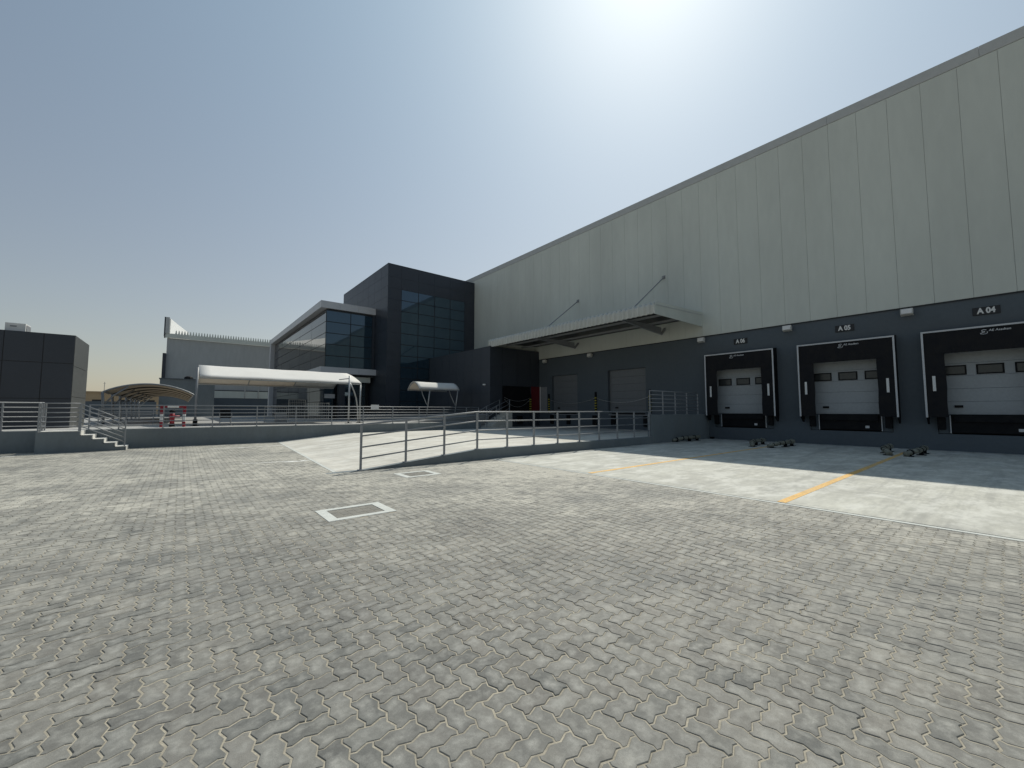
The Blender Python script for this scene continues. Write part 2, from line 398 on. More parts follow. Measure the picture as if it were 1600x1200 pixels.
# ramp slab rising to the low dock yard
RZ = .35
b = MB()
def rampz(x): return min(RZ, max(.008, (x-3.9)/(7.8-3.9)*RZ + .008)) if x > 3.3 else .008
for (u0, u1) in ((RU+.22, 18.0), (18.008, UR)):
    e0, e1 = edge_v(u0), edge_v(u1)
    prof0 = [(e0,.008),(3.9,.008),(7.8,RZ),(XW-.002,RZ),(XW-.002,-.2),(e0,-.2)]
    prof1 = [(e1,.008),(max(3.9,e1+.02),.010),(7.8,RZ),(XW-.002,RZ),(XW-.002,-.2),(e1,-.2)]
    n = 6
    b.add([(p[0],u0,p[1]) for p in prof0]+[(p[0],u1,p[1]) for p in prof1],
          [tuple(range(n)), tuple(range(n,2*n))[::-1]]+[((i+1)%n, i, i+n, (i+1)%n+n) for i in range(n)])
b.box(17.42, XW-.002, UR+.004, 26.08, -.2, RZ-.001)
struct(b, 'loading_ramp', M['ramp'])
b = MB()
b.prism([(edge_v(RU+.2)-.09,RU+.2),(edge_v(RU+.2)-.003,RU+.2),(edge_v(UR)-.003,UR-.01),(edge_v(UR)-.09,UR-.01)], -.1, .007)
struct(b, 'ramp_edging', M['kerb'])
# low side wall of the ramp
b = MB()
b.extr([(3.0,0.0),(3.9,.012),(7.8,RZ+.012),(18.30,RZ+.012),(18.30,-.15),(3.0,-.15)], 'y', RU, RU+.21)
w = b.build('ramp_wall', M['retain'], bevel=.008); tag(w, 'low grey wedge-shaped kerb wall under the near ramp railing', 'wall')
# raised upper yard
b = MB(); b.box(-70, 12.2, UR+.252, 130, -.2, .85)
b.box(12.2, 17.18, UR+.252, 26.2, -.2, .85)
b.box(12.2, 19.04, 34, 36.3, -.2, 1.36); b.box(12.2, 14.6, 36.3, 130, -.2, .85)
b.extr([(12.2,.85),(20.2,1.5),(20.2,-.2),(12.2,-.2)], 'y', 26.2, 34) if False else None
b.extr([(12.2,.851),(19.04,1.40),(19.04,-.2),(12.2,-.2)], 'y', 26.202, 33.998)
struct(b, 'upper_yard', M['yard'])
b = MB(); b.box(-30, 12.1, 25.9, 26.35, .85, .856); b.box(-30, -.2, 28.9, 29.3, .85, .90)
struct(b, 'pale_kerb_strip', M['step'])
rw = thing('retaining_wall', 'long grey retaining wall holding up the upper yard under the far railing', 'wall', (0, UR, 0))
b = MB(); b.box(-70, -4.32, 0, .25, -.2, .845); b.box(-4.316, 17.2, 0, .25, -.2, .845)
b.build('wall_body', M['retain'], rw)

# manhole frames set in the paving
def manhole(x0, x1, y0, y1, label):
    t = thing('manhole', label, 'manhole', ((x0+x1)/2, (y0+y1)/2, 0))
    hx, hy = (x1-x0)/2, (y1-y0)/2; bw = .155
    f = MB(); f.box(-hx, hx, -hy, -hy+bw*.8, -.1, .0065); f.box(-hx, hx, hy-bw*.8, hy, -.1, .0065)
    f.box(-hx, -hx+bw, -hy+bw*.8+.001, hy-bw*.8-.001, -.1, .0065); f.box(hx-bw, hx, -hy+bw*.8+.001, hy-bw*.8-.001, -.1, .0065)
    f.build('frame', M['kerb'], t, bevel=.003)
    p = MB(); ix, iy = hx-bw-.008, hy-bw*.8-.008
    nx, ny = 6, 3
    for i in range(nx):
        for j in range(ny):
            ax = -ix+2*ix*i/nx; ay = -iy+2*iy*j/ny
            if (i+j) % 2: p.box(ax+.003, ax+2*ix/nx-.003, ay+.003, ay+2*iy/ny-.003, -.02, -.001)
            else: p.box(ax+.003, ax+2*ix/nx-.003, ay+.003, ay+2*iy/ny-.003, -.02, .0)
    p.build('paver_infill', M['infill'], t, bevel=.004)
manhole(*MH[0], 'nearer and larger pale concrete framed manhole cover filled with pavers')
manhole(*MH[1], 'smaller pale concrete framed manhole cover beside the low end of ramp railing')

# ---------------------------------------------------------------- wall panel helper
def panels_x(mb, x, out, y0, y1, z0, z1, mod_y, mod_z, gap=.016, th=.02, holes=()):
    """panels on plane x = const, facing -x or +x (out = -1/+1); holes in (ya,yb,za,zb)"""
    def cuts(a, b_, m):
        n = max(1, round((b_-a)/m)); return [a+(b_-a)*i/n for i in range(n+1)]
    ys_, zs_ = cuts(y0, y1, mod_y), cuts(z0, z1, mod_z)
    for i in range(len(ys_)-1):
        for j in range(len(zs_)-1):
            cy, cz = (ys_[i]+ys_[i+1])/2, (zs_[j]+zs_[j+1])/2
            if any(a < cy < b_ and c < cz < d for a, b_, c, d in holes): continue
            mb.box(x, x+out*th, ys_[i]+gap/2, ys_[i+1]-gap/2, zs_[j]+gap/2, zs_[j+1]-gap/2)
def panels_y(mb, y, out, x0, x1, z0, z1, mod_x, mod_z, gap=.016, th=.02, xs=None, zs=None, holes=()):
    def cuts(a, b_, m):
        n = max(1, round((b_-a)/m)); return [a+(b_-a)*i/n for i in range(n+1)]
    xs_, zs_ = xs or cuts(x0, x1, mod_x), zs or cuts(z0, z1, mod_z)
    for i in range(len(xs_)-1):
        for j in range(len(zs_)-1):
            cx, cz = (xs_[i]+xs_[i+1])/2, (zs_[j]+zs_[j+1])/2
            if any(a < cx < b_ and c < cz < d for a, b_, c, d in holes): continue
            mb.box(xs_[i]+gap/2, xs_[i+1]-gap/2, y, y+out*th, zs_[j]+gap/2, zs_[j+1]-gap/2)

# ---------------------------------------------------------------- warehouse
wh = thing('warehouse', 'huge cream clad warehouse with a dark grey base wall and numbered loading docks', 'warehouse', (XW, 0, 0))
def W_(mb, name, m, **k):
    mb.v = [(p[0]-XW, p[1], p[2]) for p in mb.v]; return mb.build(name, m, wh, **k)
DOCKS = [(9.43,'A 06'), (4.77,'A 05'), (.36,'A 04')]
opens = [(c-1.52, c+1.52, .70, 4.62) for c, _ in DOCKS] + [(15.53,18.70,1.5,4.63), (21.68,24.57,1.5,4.61)]
# base wall made of rectangular piers and lintels round the openings
b = MB(); TH = .45
cuts = sorted(opens); y = -45
for (a, c, z0, z1) in cuts:
    b.box(XW, XW+TH, y, a, -.2, 6.15); b.box(XW, XW+TH, a, c, z1, 6.15); b.box(XW, XW+TH, a, c, -.2, z0); y = c
b.box(XW, XW+TH, y, 60, -.2, 6.15)
W_(b, 'base_wall', M['dark'])
b = MB(); b.box(XW+.055, XW+.30, -45, 60, 6.152, 16.37); W_(b, 'wall_core', M['trim'])
b = MB(); y = 7.17-1.09*48
while y < 59:
    b.box(XW-.03, XW+.05, y+.0035, y+1.09-.0035, 6.19, 15.93); y += 1.09
W_(b, 'wall_cladding', M['clad'], bevel=.003)
b = MB(); b.box(XW-.04, XW+.04, -45, 60, 6.13, 6.185); W_(b, 'drip_flashing', M['frame'])
b = MB(); y = -45
while y < 60: b.box(XW-.045, XW+.3, y+.002, y+5.0-.002, 15.945, 16.40); y += 5
W_(b, 'roof_trim', M['trim'], bevel=.01)
b = MB(); b.box(XW+.3, XW+40, -45, 60, 15.6, 16.1); W_(b, 'roof', M['trim'])
b = MB(); b.box(XW+.46, XW+38, -44.9, 59.9, -.1, 6.1); W_(b, 'interior_block', M['black'])

def logo(yc, zc, x, parent, k=.8):
    # small white brand mark: swirl followed by lettering
    mb = MB()
    def s(pts, w=.022):
        mb.tube([(x-.004, yc-p[0]*k, zc+p[1]*k) for p in pts], w*k, 6)
    s([(-.16,.055),(-.24,.08),(-.31,.05),(-.30,.0),(-.22,-.01),(-.20,-.04),(-.27,-.05),(-.36,-.10)], .017)
    s([(-.36,-.11),(-.28,-.135),(-.18,-.13),(-.13,-.09),(-.14,-.02)], .013)
    o = mb.build('logo_mark', M['alu'], parent)
    t = text('logo_lettering', 'AE Asadten', .115, M['alu'], face_wall(x-.003, yc-.20, zc+.02), parent, .002, .002, .15)
    return o
for ci, (c, num) in enumerate(DOCKS):
    # recessed door leaf
    d = MB(); zs = [1.50,2.03,2.56,3.09,3.60,4.12,4.62]
    for i in range(6): d.box(XW+.20, XW+.25, c-1.5, c+1.5, zs[i]+.003, zs[i+1]-.003)
    o = W_(d, 'dock_door', M['door'], bevel=.006)
    o['label'] = 'grey sectional dock door behind the shelter marked ' + num
    wfr = MB(); gl = MB()
    for k in (-1.02,-.34,.34,1.02) if False else (-.98, .0, .98):
        y0, y1, z0, z1 = c+k-.36, c+k+.36, 3.12, 3.52
        wfr.box(XW+.18, XW+.20, y0, y1, z0, z0+.05); wfr.box(XW+.18, XW+.20, y0, y1, z1-.05, z1)
        wfr.box(XW+.18, XW+.20, y0, y0+.05, z0+.051, z1-.051); wfr.box(XW+.18, XW+.20, y1-.05, y1, z0+.051, z1-.051)
        w1 = MB(); w1.box(XW+.188, XW+.198, y0+.05, y1-.05, z0+.05, z1-.05)
        w1.v = [(p[0]-XW, p[1], p[2]) for p in w1.v]; w1.build('window_pane', M['doorglass'], o)
    wfr.v = [(p[0]-XW, p[1], p[2]) for p in wfr.v]; wfr.build('window_frame', M['black'], o)
    h = MB(); h.box(XW+.15, XW+.20, c+.78, c+1.02, 1.78, 1.88); h.v = [(p[0]-XW, p[1], p[2]) for p in h.v]; h.build('handle', M['black'], o)
    # leveller pit front and plate
    d = MB(); d.box(XW-.02, XW+.2, c-1.14, c+1.14, .76, 1.44); d.box(XW-.06, XW+.2, c-1.10, c+1.10, 1.441, 1.495)
    d.box(XW-.10, XW-.061, c-1.05, c+1.05, 1.20, 1.46)
    lv = W_(d, 'dock_leveller', M['black'], bevel=.006)
    for nm, y0, y1, z0, z1 in (('side_edge', -1.17, -1.14, .74, 1.46), ('side_edge', 1.14, 1.17, .74, 1.46), ('notice_sticker', -.72, -.58, .86, .97)):
        MB().box(-.03, -.0201, c+y0, c+y1, z0, z1).build(nm, M['alu'], lv)
    for a_, b_ in ((c-1.5, c-1.15), (c+1.15, c+1.5)): W_(MB().box(XW+.05, XW+.19, a_, b_, .72, 1.49), 'pit_cheek', M['dark'])

    for s_ in (-1, 1):
        d = MB(); yc = c+s_*1.40
        d.box(XW-.16, XW-.001, yc-.12, yc+.12, .88, 1.42); W_(d, 'dock_bumper', M['black'], bevel=.015)
    # shelter: frame, head curtain, two side curtains
    sh = thing('dock_shelter', {'A 06':'black dock shelter under the sign A 06, next to the raised platform railing',
              'A 05':'black dock shelter under the sign A 05, middle one of three',
              'A 04':'largest looking black dock shelter, under the sign A 04 at right edge'}[num], 'dock shelter', (XW, c, 0), 'dock shelters')
    D0 = -.56
    for s_ in (-1, 1):
        yo = s_*1.79; f = MB()
        f.extr([(D0,4.93),(-.001,5.02),(-.001,1.42),(-.10,1.10),(-.22,1.10),(D0,1.38)], 'y', yo, yo-s_*.05); f.build('side_frame', M['black'], sh)
    f = MB(); f.extr([(D0,4.93),(-.001,5.02),(-.001,4.96),(D0,4.87)], 'y', -1.74, 1.74); f.build('head_frame', M['black'], sh)
    hc = MB(); n = 24
    for i in range(n):
        y0, y1 = -1.73+3.46*i/n, -1.73+3.46*(i+1)/n
        q0, q1 = math.sin(i*1.9)*.012, math.sin((i+1)*1.9)*.012
        hc.add([(D0+.01,y0,4.86),(D0+.01,y1,4.86),(D0+.05+q1,y1,3.98),(D0+.05+q0,y0,3.98)], [(0,1,2,3)])
        hc.add([(D0+.02,y0,4.86),(D0+.02,y1,4.86),(D0+.07+q1,y1,3.98),(D0+.07+q0,y0,3.98)], [(3,2,1,0)])
    hco = hc.build('head_curtain', M['curtain'], sh)
    hco2 = logo(.10 if num == 'A 06' else -.12, 4.72, D0-.002, sh)
    for s_ in (-1, 1):
        sc = MB(); a0 = s_*1.735; a1 = s_*1.16
        zz = [1.40,2.0,2.6,3.2,3.8,4.4,4.85]
        for i in range(6):
            o0, o1 = math.sin(i*2.1)*.015, math.sin((i+1)*2.1)*.015
            sc.add([(D0+.035,a0,zz[i]),(D0+.035,a0,zz[i+1]),(D0+.085,a1+o1,zz[i+1]),(D0+.085,a1+o0,zz[i]),
                    (D0+.055,a0,zz[i]),(D0+.055,a0,zz[i+1]),(D0+.105,a1+o1,zz[i+1]),(D0+.105,a1+o0,zz[i])],
                   [(0,1,2,3),(7,6,5,4),(3,2,6,7),(0,3,7,4),(1,0,4,5),(2,1,5,6)])
        sco = sc.build('side_curtain', M['curtain'], sh)
        mk = MB(); mk.box(D0+.015, D0+.026, s_*1.50-.045, s_*1.50+.045, 2.46, 3.08); mk.build('marker_strip', M['white'], sco)
    e = MB(); X0, X1 = D0-.03, D0-.001
    e.box(X0, X1, -1.80, 1.80, 4.87, 4.935)
    e.box(X0, X1, 1.735, 1.80, 1.38, 4.869); e.box(X0, X1, -1.80, -1.735, 1.38, 4.869)
    e.build('edge_strip', M['alu'], sh, bevel=.006)
    # number sign
    sg = thing('bay_sign', {'A 06':'plate reading A 06, the smallest looking sign, nearest the canopy','A 05':'plate reading A 05 over the middle of the three dock shelters','A 04':'plate reading A 04, largest looking sign, near the right edge of the photo'}[num], 'sign', (XW, c-.02, 5.60), 'bay number signs')
    p = MB(); p.box(-.03, -.001, -.36, .36, -.16, .16); p.build('plate', M['frame'], sg, bevel=.01)
    text('lettering', num, .30, M['white'], face_wall(-.032, 0, 0) @ Matrix.Diagonal((.80, 1.0, 1, 1)), sg, .003, .013)
# roller doors on the ramp side
for (a, c, z0, z1), lab in ((opens[3], 'nearer'), (opens[4], 'farther')):
    d = MB(); n = 6
    for i in range(n): d.box(XW+.22, XW+.27, a+.01, c-.01, z0+(z1-z0)*i/n+.003, z0+(z1-z0)*(i+1)/n-.003)
    o = W_(d, 'sectional_door', M['door_dark'], bevel=.006); o['label'] = lab + ' plain grey sectional door above the ramp'
    h = MB(); h.box(XW+.18, XW+.22, c-.75, c-.50, 1.82, 1.94); h.v = [(p[0]-XW, p[1], p[2]) for p in h.v]; h.build('handle', M['black'], o)
    d = MB(); d.box(XW-.03, XW+.2, a+.1, c-.35, 1.40, 1.498); W_(d, 'dock_lip', M['black'])
    d = MB(); d.box(XW-.035, XW-.001, a-.3, c-.05, 1.33, 1.385); W_(d, 'sill_plate', M['steel'])
for u in (15.54, 18.21, 19.93, 22.62, 24.50):
    d = MB(); d.box(XW-.14, XW-.001, u-.17, u+.17, .58, 1.31); W_(d, 'dock_bumper', M['black'], bevel=.015)
d = MB(); d.box(XW-.02, XW-.001, 25.15, 25.92, 1.50, 3.72); W_(d, 'service_door', M['steel'], bevel=.004)
d = MB(); d.box(XW-.05, XW-.001, 25.94, 26.02, 1.50, 3.76); W_(d, 'door_frame', M['white'])

# striped posts with chains
def striped_post(x, y, z, label):
    t = thing('striped_post', label, 'post', (x, y, z), 'striped posts along the ramp docks')
    p = MB(); p.box(-.055,.055,-.055,.055,0,1.62); p.build('post', M['black'], t, bevel=.006)
    s = MB()
    for k in range(6): s.box(-.058,.058,-.058,.058,.12+.20*k,.21+.20*k)
    s.build('yellow_band', M['yblack'], t)
PX = XW-.07
striped_post(PX, 15.20, 1.47, 'black and yellow striped post at left end of platform railing')
striped_post(PX, 19.80, 1.47, 'black and yellow striped post between the two grey ramp doors')
striped_post(PX, 23.9-1e-3, 1.47, 'black and yellow striped post left of the farther grey ramp door') if False else striped_post(PX, 24.85, 1.47, 'black and yellow striped post left of the farther grey ramp door')
striped_post(23.25, 25.96, 1.47, 'black and yellow striped post beside the red panel')
def chain(a, b_, sag, label):
    mb = MB(); a, b_ = Vector(a), Vector(b_); n = 28
    pts = [a.lerp(b_, i/n) - Vector((0,0,sag*4*(i/n)*(1-i/n))) for i in range(n+1)]
    for i in range(n):
        m_ = (pts[i]+pts[i+1])/2; d = (pts[i+1]-pts[i])
        mb.tube([m_-d*.62, m_+d*.62], .011 if i % 2 else .016, 5)
    o = mb.build('chain', M['galv']); tag(o, label, 'chain', 'safety chains')
chain((PX,15.28,2.6),(PX,19.70,2.6),.35,'upper sagging steel chain in front of the nearer grey ramp door')
chain((PX,19.90,2.6),(PX,24.76,2.6),.35,'sagging steel chain in front of the farther grey ramp door')
chain((20.4,25.96,2.75),(23.17,25.96,2.75),.28,'upper chain across the dark dock opening in the end wall')
chain((20.4,25.96,2.6),(23.17,25.96,2.6),.62,'lower chain across the dark dock opening in the end wall')

# wall floodlights
def flood(y, label, x=XW, z=5.93, s=1.0):
    t = thing('floodlight', label, 'floodlight', (x, y, z), 'floodlights on the warehouse wall')
    a = MB(); a.box(-.20*s, 0, -.03, .03, .10*s, .15*s); a.box(-.03, 0, -.08, .08, .03, .20*s); a.build('bracket', M['black'], t)
    h = MB(); h.extr([(-.34*s,-.10*s),(-.16*s,-.16*s),(-.10*s,.09*s),(-.30*s,.15*s)], 'y', -.20*s, .20*s); h.build('lamp_head', M['chrome'], t, bevel=.012)
    l_ = MB(); l_.extr([(-.352*s,-.07*s),(-.341*s,-.075*s),(-.308*s,.12*s),(-.318*s,.125*s)], 'y', -.165*s, .165*s); l_.build('lens', M['white'], t)
for y, lab in ((2.56,'largest looking floodlight, above the gap between middle and right dock shelters'), (7.05,'floodlight above the gap between the left and middle dock shelters'),
               (11.55,'floodlight on the dark wall just right of the entrance canopy'), (20.2,'floodlight under the canopy above the striped posts'),
               (25.2,'floodlight under the far end of canopy near the end wall')): flood(y, lab)

# canopy over the ramp docks
cp = thing('dock_canopy', 'pale corrugated steel canopy hung on the warehouse wall over the ramp docks', 'canopy', (XW, 11.55, 7.0))
def CP(mb, name, m, **k):
    mb.v = [(p[0]-XW, p[1]-11.55, p[2]-7.0) for p in mb.v]; return mb.build(name, m, cp, **k)
X0 = 19.16; L0, L1 = 11.55, 26.5
b = MB(); n = int((L1-L0)/.04); base = 0
prof_y = [L0+(L1-L0)*i/n for i in range(n+1)]
def wav(y): return .045*max(-1, min(1, 1.6*math.sin(y/.32*math.pi*2)))
cross = [(X0+.02,6.80),(X0+.005,7.0),(X0,7.22),(X0+.03,7.33),(X0+.12,7.40),(X0+.3,7.43),(XW-.04,7.62)]
for i, y in enumerate(prof_y):
    wv = wav(y)
    for k, (x, z) in enumerate(cross):
        nx = -1 if k < 3 else (-.7 if k == 3 else (-.3 if k == 4 else 0)); nz = 0 if k < 3 else (.7 if k == 3 else 1)
        b.v.append((x+nx*wv, y, z+nz*wv))
m_ = len(cross)
for i in range(n):
    for k in range(m_-1): b.f.append((i*m_+k, i*m_+k+1, (i+1)*m_+k+1, (i+1)*m_+k))
o = CP(b, 'corrugated_sheet', M['sheet'], smooth=False)
sol = o.modifiers.new('solid', 'SOLIDIFY'); sol.thickness = .006; sol.offset = -1
for yy in (L0-.03, L1+.001):
    b = MB(); b.extr([(X0-.03,6.77),(X0-.03,7.22),(X0+.08,7.44),(XW-.035,7.66),(XW-.035,6.77)], 'y', yy, yy+.028)
    e = CP(b, 'end_fascia', M['clad'])
b = MB(); b.extr([(X0+.12,7.30),(XW-.035,7.52),(XW-.035,7.47),(X0+.12,7.25)], 'y', L0-.045, L0-.031); CP(b, 'end_flashing', M['trim'])
b = MB()
for x in (X0+.1, X0+1.8, X0+3.5): CP(MB().box(x, x+.12, L0+.01, L1-.01, 7.06, 7.17), 'purlin', M['steel'])
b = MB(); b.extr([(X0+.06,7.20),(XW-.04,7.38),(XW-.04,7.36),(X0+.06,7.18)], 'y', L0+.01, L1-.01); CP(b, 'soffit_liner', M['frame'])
for y in (14.0, 21.5):
    b = MB()
    b.extr([(X0+.12,6.90),(X0+.12,7.07),(XW-.04,7.07),(XW-.04,6.83)], 'y', y-.006, y+.006) if False else None
    b.extr([(X0+.14,6.96),(X0+.14,7.07),(XW-.5,7.07),(XW-.5,6.62)], 'y', y-.008, y+.008)
    b.bar((X0+.14,y,6.955),(XW-.5,y,6.61), .16, .014)
    b.bar((XW-.5,y,6.61),(XW-.04,y,7.05), .12, .12)
    CP(b, 'bracket', M['steel'])
    b = MB(); b.tube([(20.4,y,7.48),(XW-.06,y,10.46)], .038, 8); b.sphere((XW-.08,y,10.48), .09, .09, .09); b.box(XW-.045,XW-.031,y-.12,y+.12,10.36,10.60)
    CP(b, 'tie_rod', M['steel'], smooth=False)

# raised platform wall with railing
tag(MB().box(18.32, XW-.002, RU, RU+.24, -.15, 1.46).build('platform_wall', M['retain'], bevel=.006), 'plain grey dock-height wall between the ramp and bay A 06', 'wall')

# ---------------------------------------------------------------- railings
def railing(name, label, x0, x1, y, z0, posts, rails, h, group=None, mat_=M['steel'], zf=None, pw=.05, rr=.021):
    """straight railing along x on plane y; zf(x) gives its foot height"""
    zf = zf or (lambda x: z0)
    t = thing(name, label, 'railing', (x0, y, zf(x0)), group)
    for p in posts:
        b = MB(); b.box(p-pw/2-x0, p+pw/2-x0, -pw/2, pw/2, zf(p)-zf(x0), zf(p)-zf(x0)+h-.01)
        b.box(p-.075-x0, p+.075-x0, -.075, .075, zf(p)-zf(x0)+.001, zf(p)-zf(x0)+.014)
        b.build('post', mat_, t, bevel=.004)
    xs = sorted(set([x0, x1]+[k for k in (7.8,) if zf(4) != zf(9) and x0 < k < x1]))
    for i in range(rails):
        hh = h*(i+1)/rails
        b = MB(); r_ = rr if i < rails-1 else rr*1.25
        b.tube([(x-x0, 0 if i == rails-1 else 0, zf(x)-zf(x0)+hh) for x in xs], r_, 8, True)
        b.build('top_rail' if i == rails-1 else 'rail', mat_, t, smooth=True)
    return t
railing('ramp_railing', 'grey steel railing with four rails rising along the near side of the ramp', 3.9, 18.28, RU+.1, 0,
        [3.92,5.25,6.55,7.82,9.12,10.42,11.7,13.0,14.3,15.62,16.95,18.25], 4, 1.25, zf=lambda x: .012+min(RZ, max(0, (x-3.9)/3.9*RZ)), pw=.055, rr=.022)
railing('platform_railing', 'short dark steel railing on top of the platform wall beside bay A 06', 18.36, 23.4, RU+.12, 1.46, [18.38,19.6,20.85,22.1,23.38], 6, 1.22)
railing('yard_railing', 'long grey railing on the retaining wall in front of the upper yard', -3.05, 17.1, UR+.12, .845,
        [-3.02,-2.10,-.62,1.22,3.08,4.91,6.78,8.59,10.46,12.28,14.16,16.01,17.08], 6, 1.06, pw=.045)
railing('yard_railing', 'grey railing left of the landing in front of the charcoal guardhouse', -16, -4.32, UR+.12, .845, [-15.9,-14,-12.2,-10.4,-8.6,-6.8,-5.4,-4.34], 6, 1.13, pw=.05)
railing('inner_railing', 'second lower railing deeper in the yard between guardhouse and barrier frame', -3.4, .1, 30.5, .85, [-3.38,-2.3,-1.2,.08], 5, .95, pw=.04)

# stairs to the upper yard
st = thing('yard_stairs', 'grey concrete stairs with pale treads leading up to the guardhouse yard', 'stairs', (-4.3, 23.7, 0))
b = MB(); NS = 5; rz = .85/NS; x0 = -3.12; tr = 1.36/(NS-1)
b.extr([(-4.3,-.1),(-4.3,.845)]+[p for k in range(NS) for p in ((x0+tr*k*.985,.845-rz*k-.02),(x0+tr*k*.985,.845-rz*(k+1)-.02))][:-1]+[(x0+tr*4*.985,-.1)], 'y', 23.70, UR-.002)
b.v = [(p[0]+4.3, p[1]-23.7, p[2]) for p in b.v]; b.build('stair_body', M['retain'], st)
b = MB()
for k in range(NS):
    zt = .845-rz*k
    xa = -4.25 if k == 0 else x0+tr*(k-1)
    b.box(xa+(.0 if k == 0 else .03), x0+tr*k+.03, 23.69, UR-.003, zt-.02, zt+.005)
    b.box(x0+tr*k, x0+tr*k+.03, 23.69, UR-.003, zt-rz+.006, zt-.021)
b.v = [(p[0]+4.3, p[1]-23.7, p[2]) for p in b.v]; b.build('tread', M['step'], st)
def slope_rail(name, label, pts, h, rails, parent=None):
    t = thing(name, label, 'railing', pts[0])
    o0 = Vector(pts[0])
    for p in pts:
        b = MB(); q = Vector(p)-o0; b.box(q.x-.022,q.x+.022,q.y-.022,q.y+.022,q.z,q.z+h); b.build('post', M['steel'], t)
    for i in range(rails):
        b = MB(); b.tube([tuple(Vector(p)-o0+Vector((0,0,h*(i+1)/rails))) for p in pts], .02, 8)
        b.build('rail' if i < rails-1 else 'top_rail', M['steel'], t, smooth=True)
slope_rail('stair_railing', 'sloping steel railing on the open side of yard stairs', [(-3.12,23.74,.85),(-1.80,23.74,.17)], 1.07, 6)
slope_rail('stair_railing', 'steel railing on the wall side of the yard stairs', [(-3.0,24.62,.80),(-1.95,24.62,.26)], 1.07, 6) if False else None
slope_rail('landing_railing', 'short railing closing the left end of the stair landing', [(-4.26,23.76,.85),(-4.26,24.76,.85)], 1.10, 6)
slope_rail('landing_railing', 'short railing along the near edge of the stair landing', [(-4.2,23.75,.85),(-3.16,23.75,.85)], 1.10, 6)

# stairs beside the end wall docks
s2 = thing('dock_stairs', 'concrete stairs climbing from the ramp to the end wall dock', 'stairs', (18.2, 25.0, RZ))
b = MB(); n = 7
for k in range(n):
    b.box(.30*k, .30*k+.302 if k < n-1 else .30*k+.45, 0, 1.05, -.1, 1.15*(k+1)/n)
b.build('step', M['ramp'], s2)
slope_rail('dock_stair_railing', 'near pale handrail of the stairs to the end wall dock', [(18.0,25.05,.45),(18.9,25.05,.95),(20.2,25.05,1.5)], 1.05, 3)
slope_rail('dock_stair_railing', 'far handrail of the stairs to the end wall dock', [(17.6,25.95,.45),(18.6,25.95,.95),(19.9,25.95,1.5)], 1.05, 3)

# ---------------------------------------------------------------- office building with tower
UT = 36.41; ZB = .85
of = thing('office_building', 'charcoal panelled office block with blue glazing, silver frame and a taller tower', 'office building', (14.63, UT, 0))
def O_(mb, name, m, **k):
    mb.v = [(p[0]-14.63, p[1]-UT, p[2]) for p in mb.v]; return mb.build(name, m, of, **k)
gx = [15.97,17.76,19.54,21.37,23.15]; gz = [13.32,12.26,11.2,10.14,9.06,7.98,6.89]
b = MB(); b.box(14.65, XW-.05, UT+.02, 50.0, -.2, 15.58); O_(b, 'tower_core', M['frame'])
b = MB()
xs = [14.63,15.97-.0]+gx[1:]+[XW-.001]
zs = [.4,1.43,2.52,3.62,4.71,5.80,6.89]+gz[::-1][1:]+[14.4,15.6]
panels_y(b, UT+.02, -1, 0, 0, 0, 0, 1, 1, xs=[14.63,15.97]+gx[1:]+[XW-.001], zs=zs,
         holes=[(15.97,23.15,6.89,13.32),(15.97,19.05,1.4,6.9),(19.05,30,0,6.83)])
panels_x(b, 14.65, -1, UT+.0, 50.05, .85, 15.6, 1.7, 1.07)
b.box(14.62, XW-.06, UT-.005, UT+.3, 15.602, 15.66); b.box(14.62, 14.9, UT+.3, 50, 15.602, 15.66)
O_(b, 'tower_cladding', M['acp'])
# annex projecting towards the camera side
b = MB(); b.box(19.07, XW-.004, 26.13, UT-.002, -.2, 6.80)
O_(b, 'annex_core', M['frame'])
b = MB()
panels_x(b, 19.07, -1, 25.92+.19, UT-.01, 1.2, 6.83, 1.28, 1.88)
panels_y(b, 26.13, -1, 0, 0, 0, 0, 1, 1, xs=[19.05,20.3,21.85,23.4,XW-.004], zs=[RZ+.01,1.48,3.72,5.27,6.83], holes=[(20.3,23.4,1.5,3.72)])
b.box(19.04, XW-.004, 26.08, UT-.03, 6.832, 6.87)
O_(b, 'annex_cladding', M['acp_dark'])
b = MB(); b.box(20.31, 23.39, 26.117, 26.127, 1.5, 3.71); O_(b, 'dark_dock_opening', M['black'])
b = MB(); b.box(21.9, 22.4, 26.0, 26.108, .58, 1.25); O_(b, 'dock_bumper', M['black'], bevel=.01)
b = MB(); b.box(23.46, XW-.06, 26.02, 26.108, 1.5, 3.75); O_(b, 'red_panel', M['dkred'], bevel=.01)
def pane_y(x0, x1, z0, z1, y, m=M['glass'], g=.035):
    b = MB(); a, c = random.gauss(0,.0022), random.gauss(0,.0022)
    hx, hz = (x1-x0)/2-g, (z1-z0)/2-g
    pts = [(-hx,-hz),(hx,-hz),(hx,hz),(-hx,hz)]
    f = [((x0+x1)/2+p, y+p*a+q*c, (z0+z1)/2+q) for p, q in pts]; k = [(p[0],p[1]+.02,p[2]) for p in f]
    b.add(f+k, [(0,1,2,3),(7,6,5,4),(0,4,5,1),(1,5,6,2),(2,6,7,3),(3,7,4,0)]); O_(b, 'window_pane', m)
def pane_x(y0, y1, z0, z1, x, m=M['glass_dark'], g=.03):
    b = MB(); a, c = random.gauss(0,.0016), random.gauss(0,.0016)
    hx, hz = (y1-y0)/2-g, (z1-z0)/2-g
    pts = [(-hx,-hz),(-hx,hz),(hx,hz),(hx,-hz)]
    f = [(x+p*a+q*c, (y0+y1)/2+p, (z0+z1)/2+q) for p, q in pts]; k = [(p[0]+.02,p[1],p[2]) for p in f]
    b.add(f+k, [(0,1,2,3),(7,6,5,4),(0,4,5,1),(1,5,6,2),(2,6,7,3),(3,7,4,0)]); O_(b, 'window_pane', m)
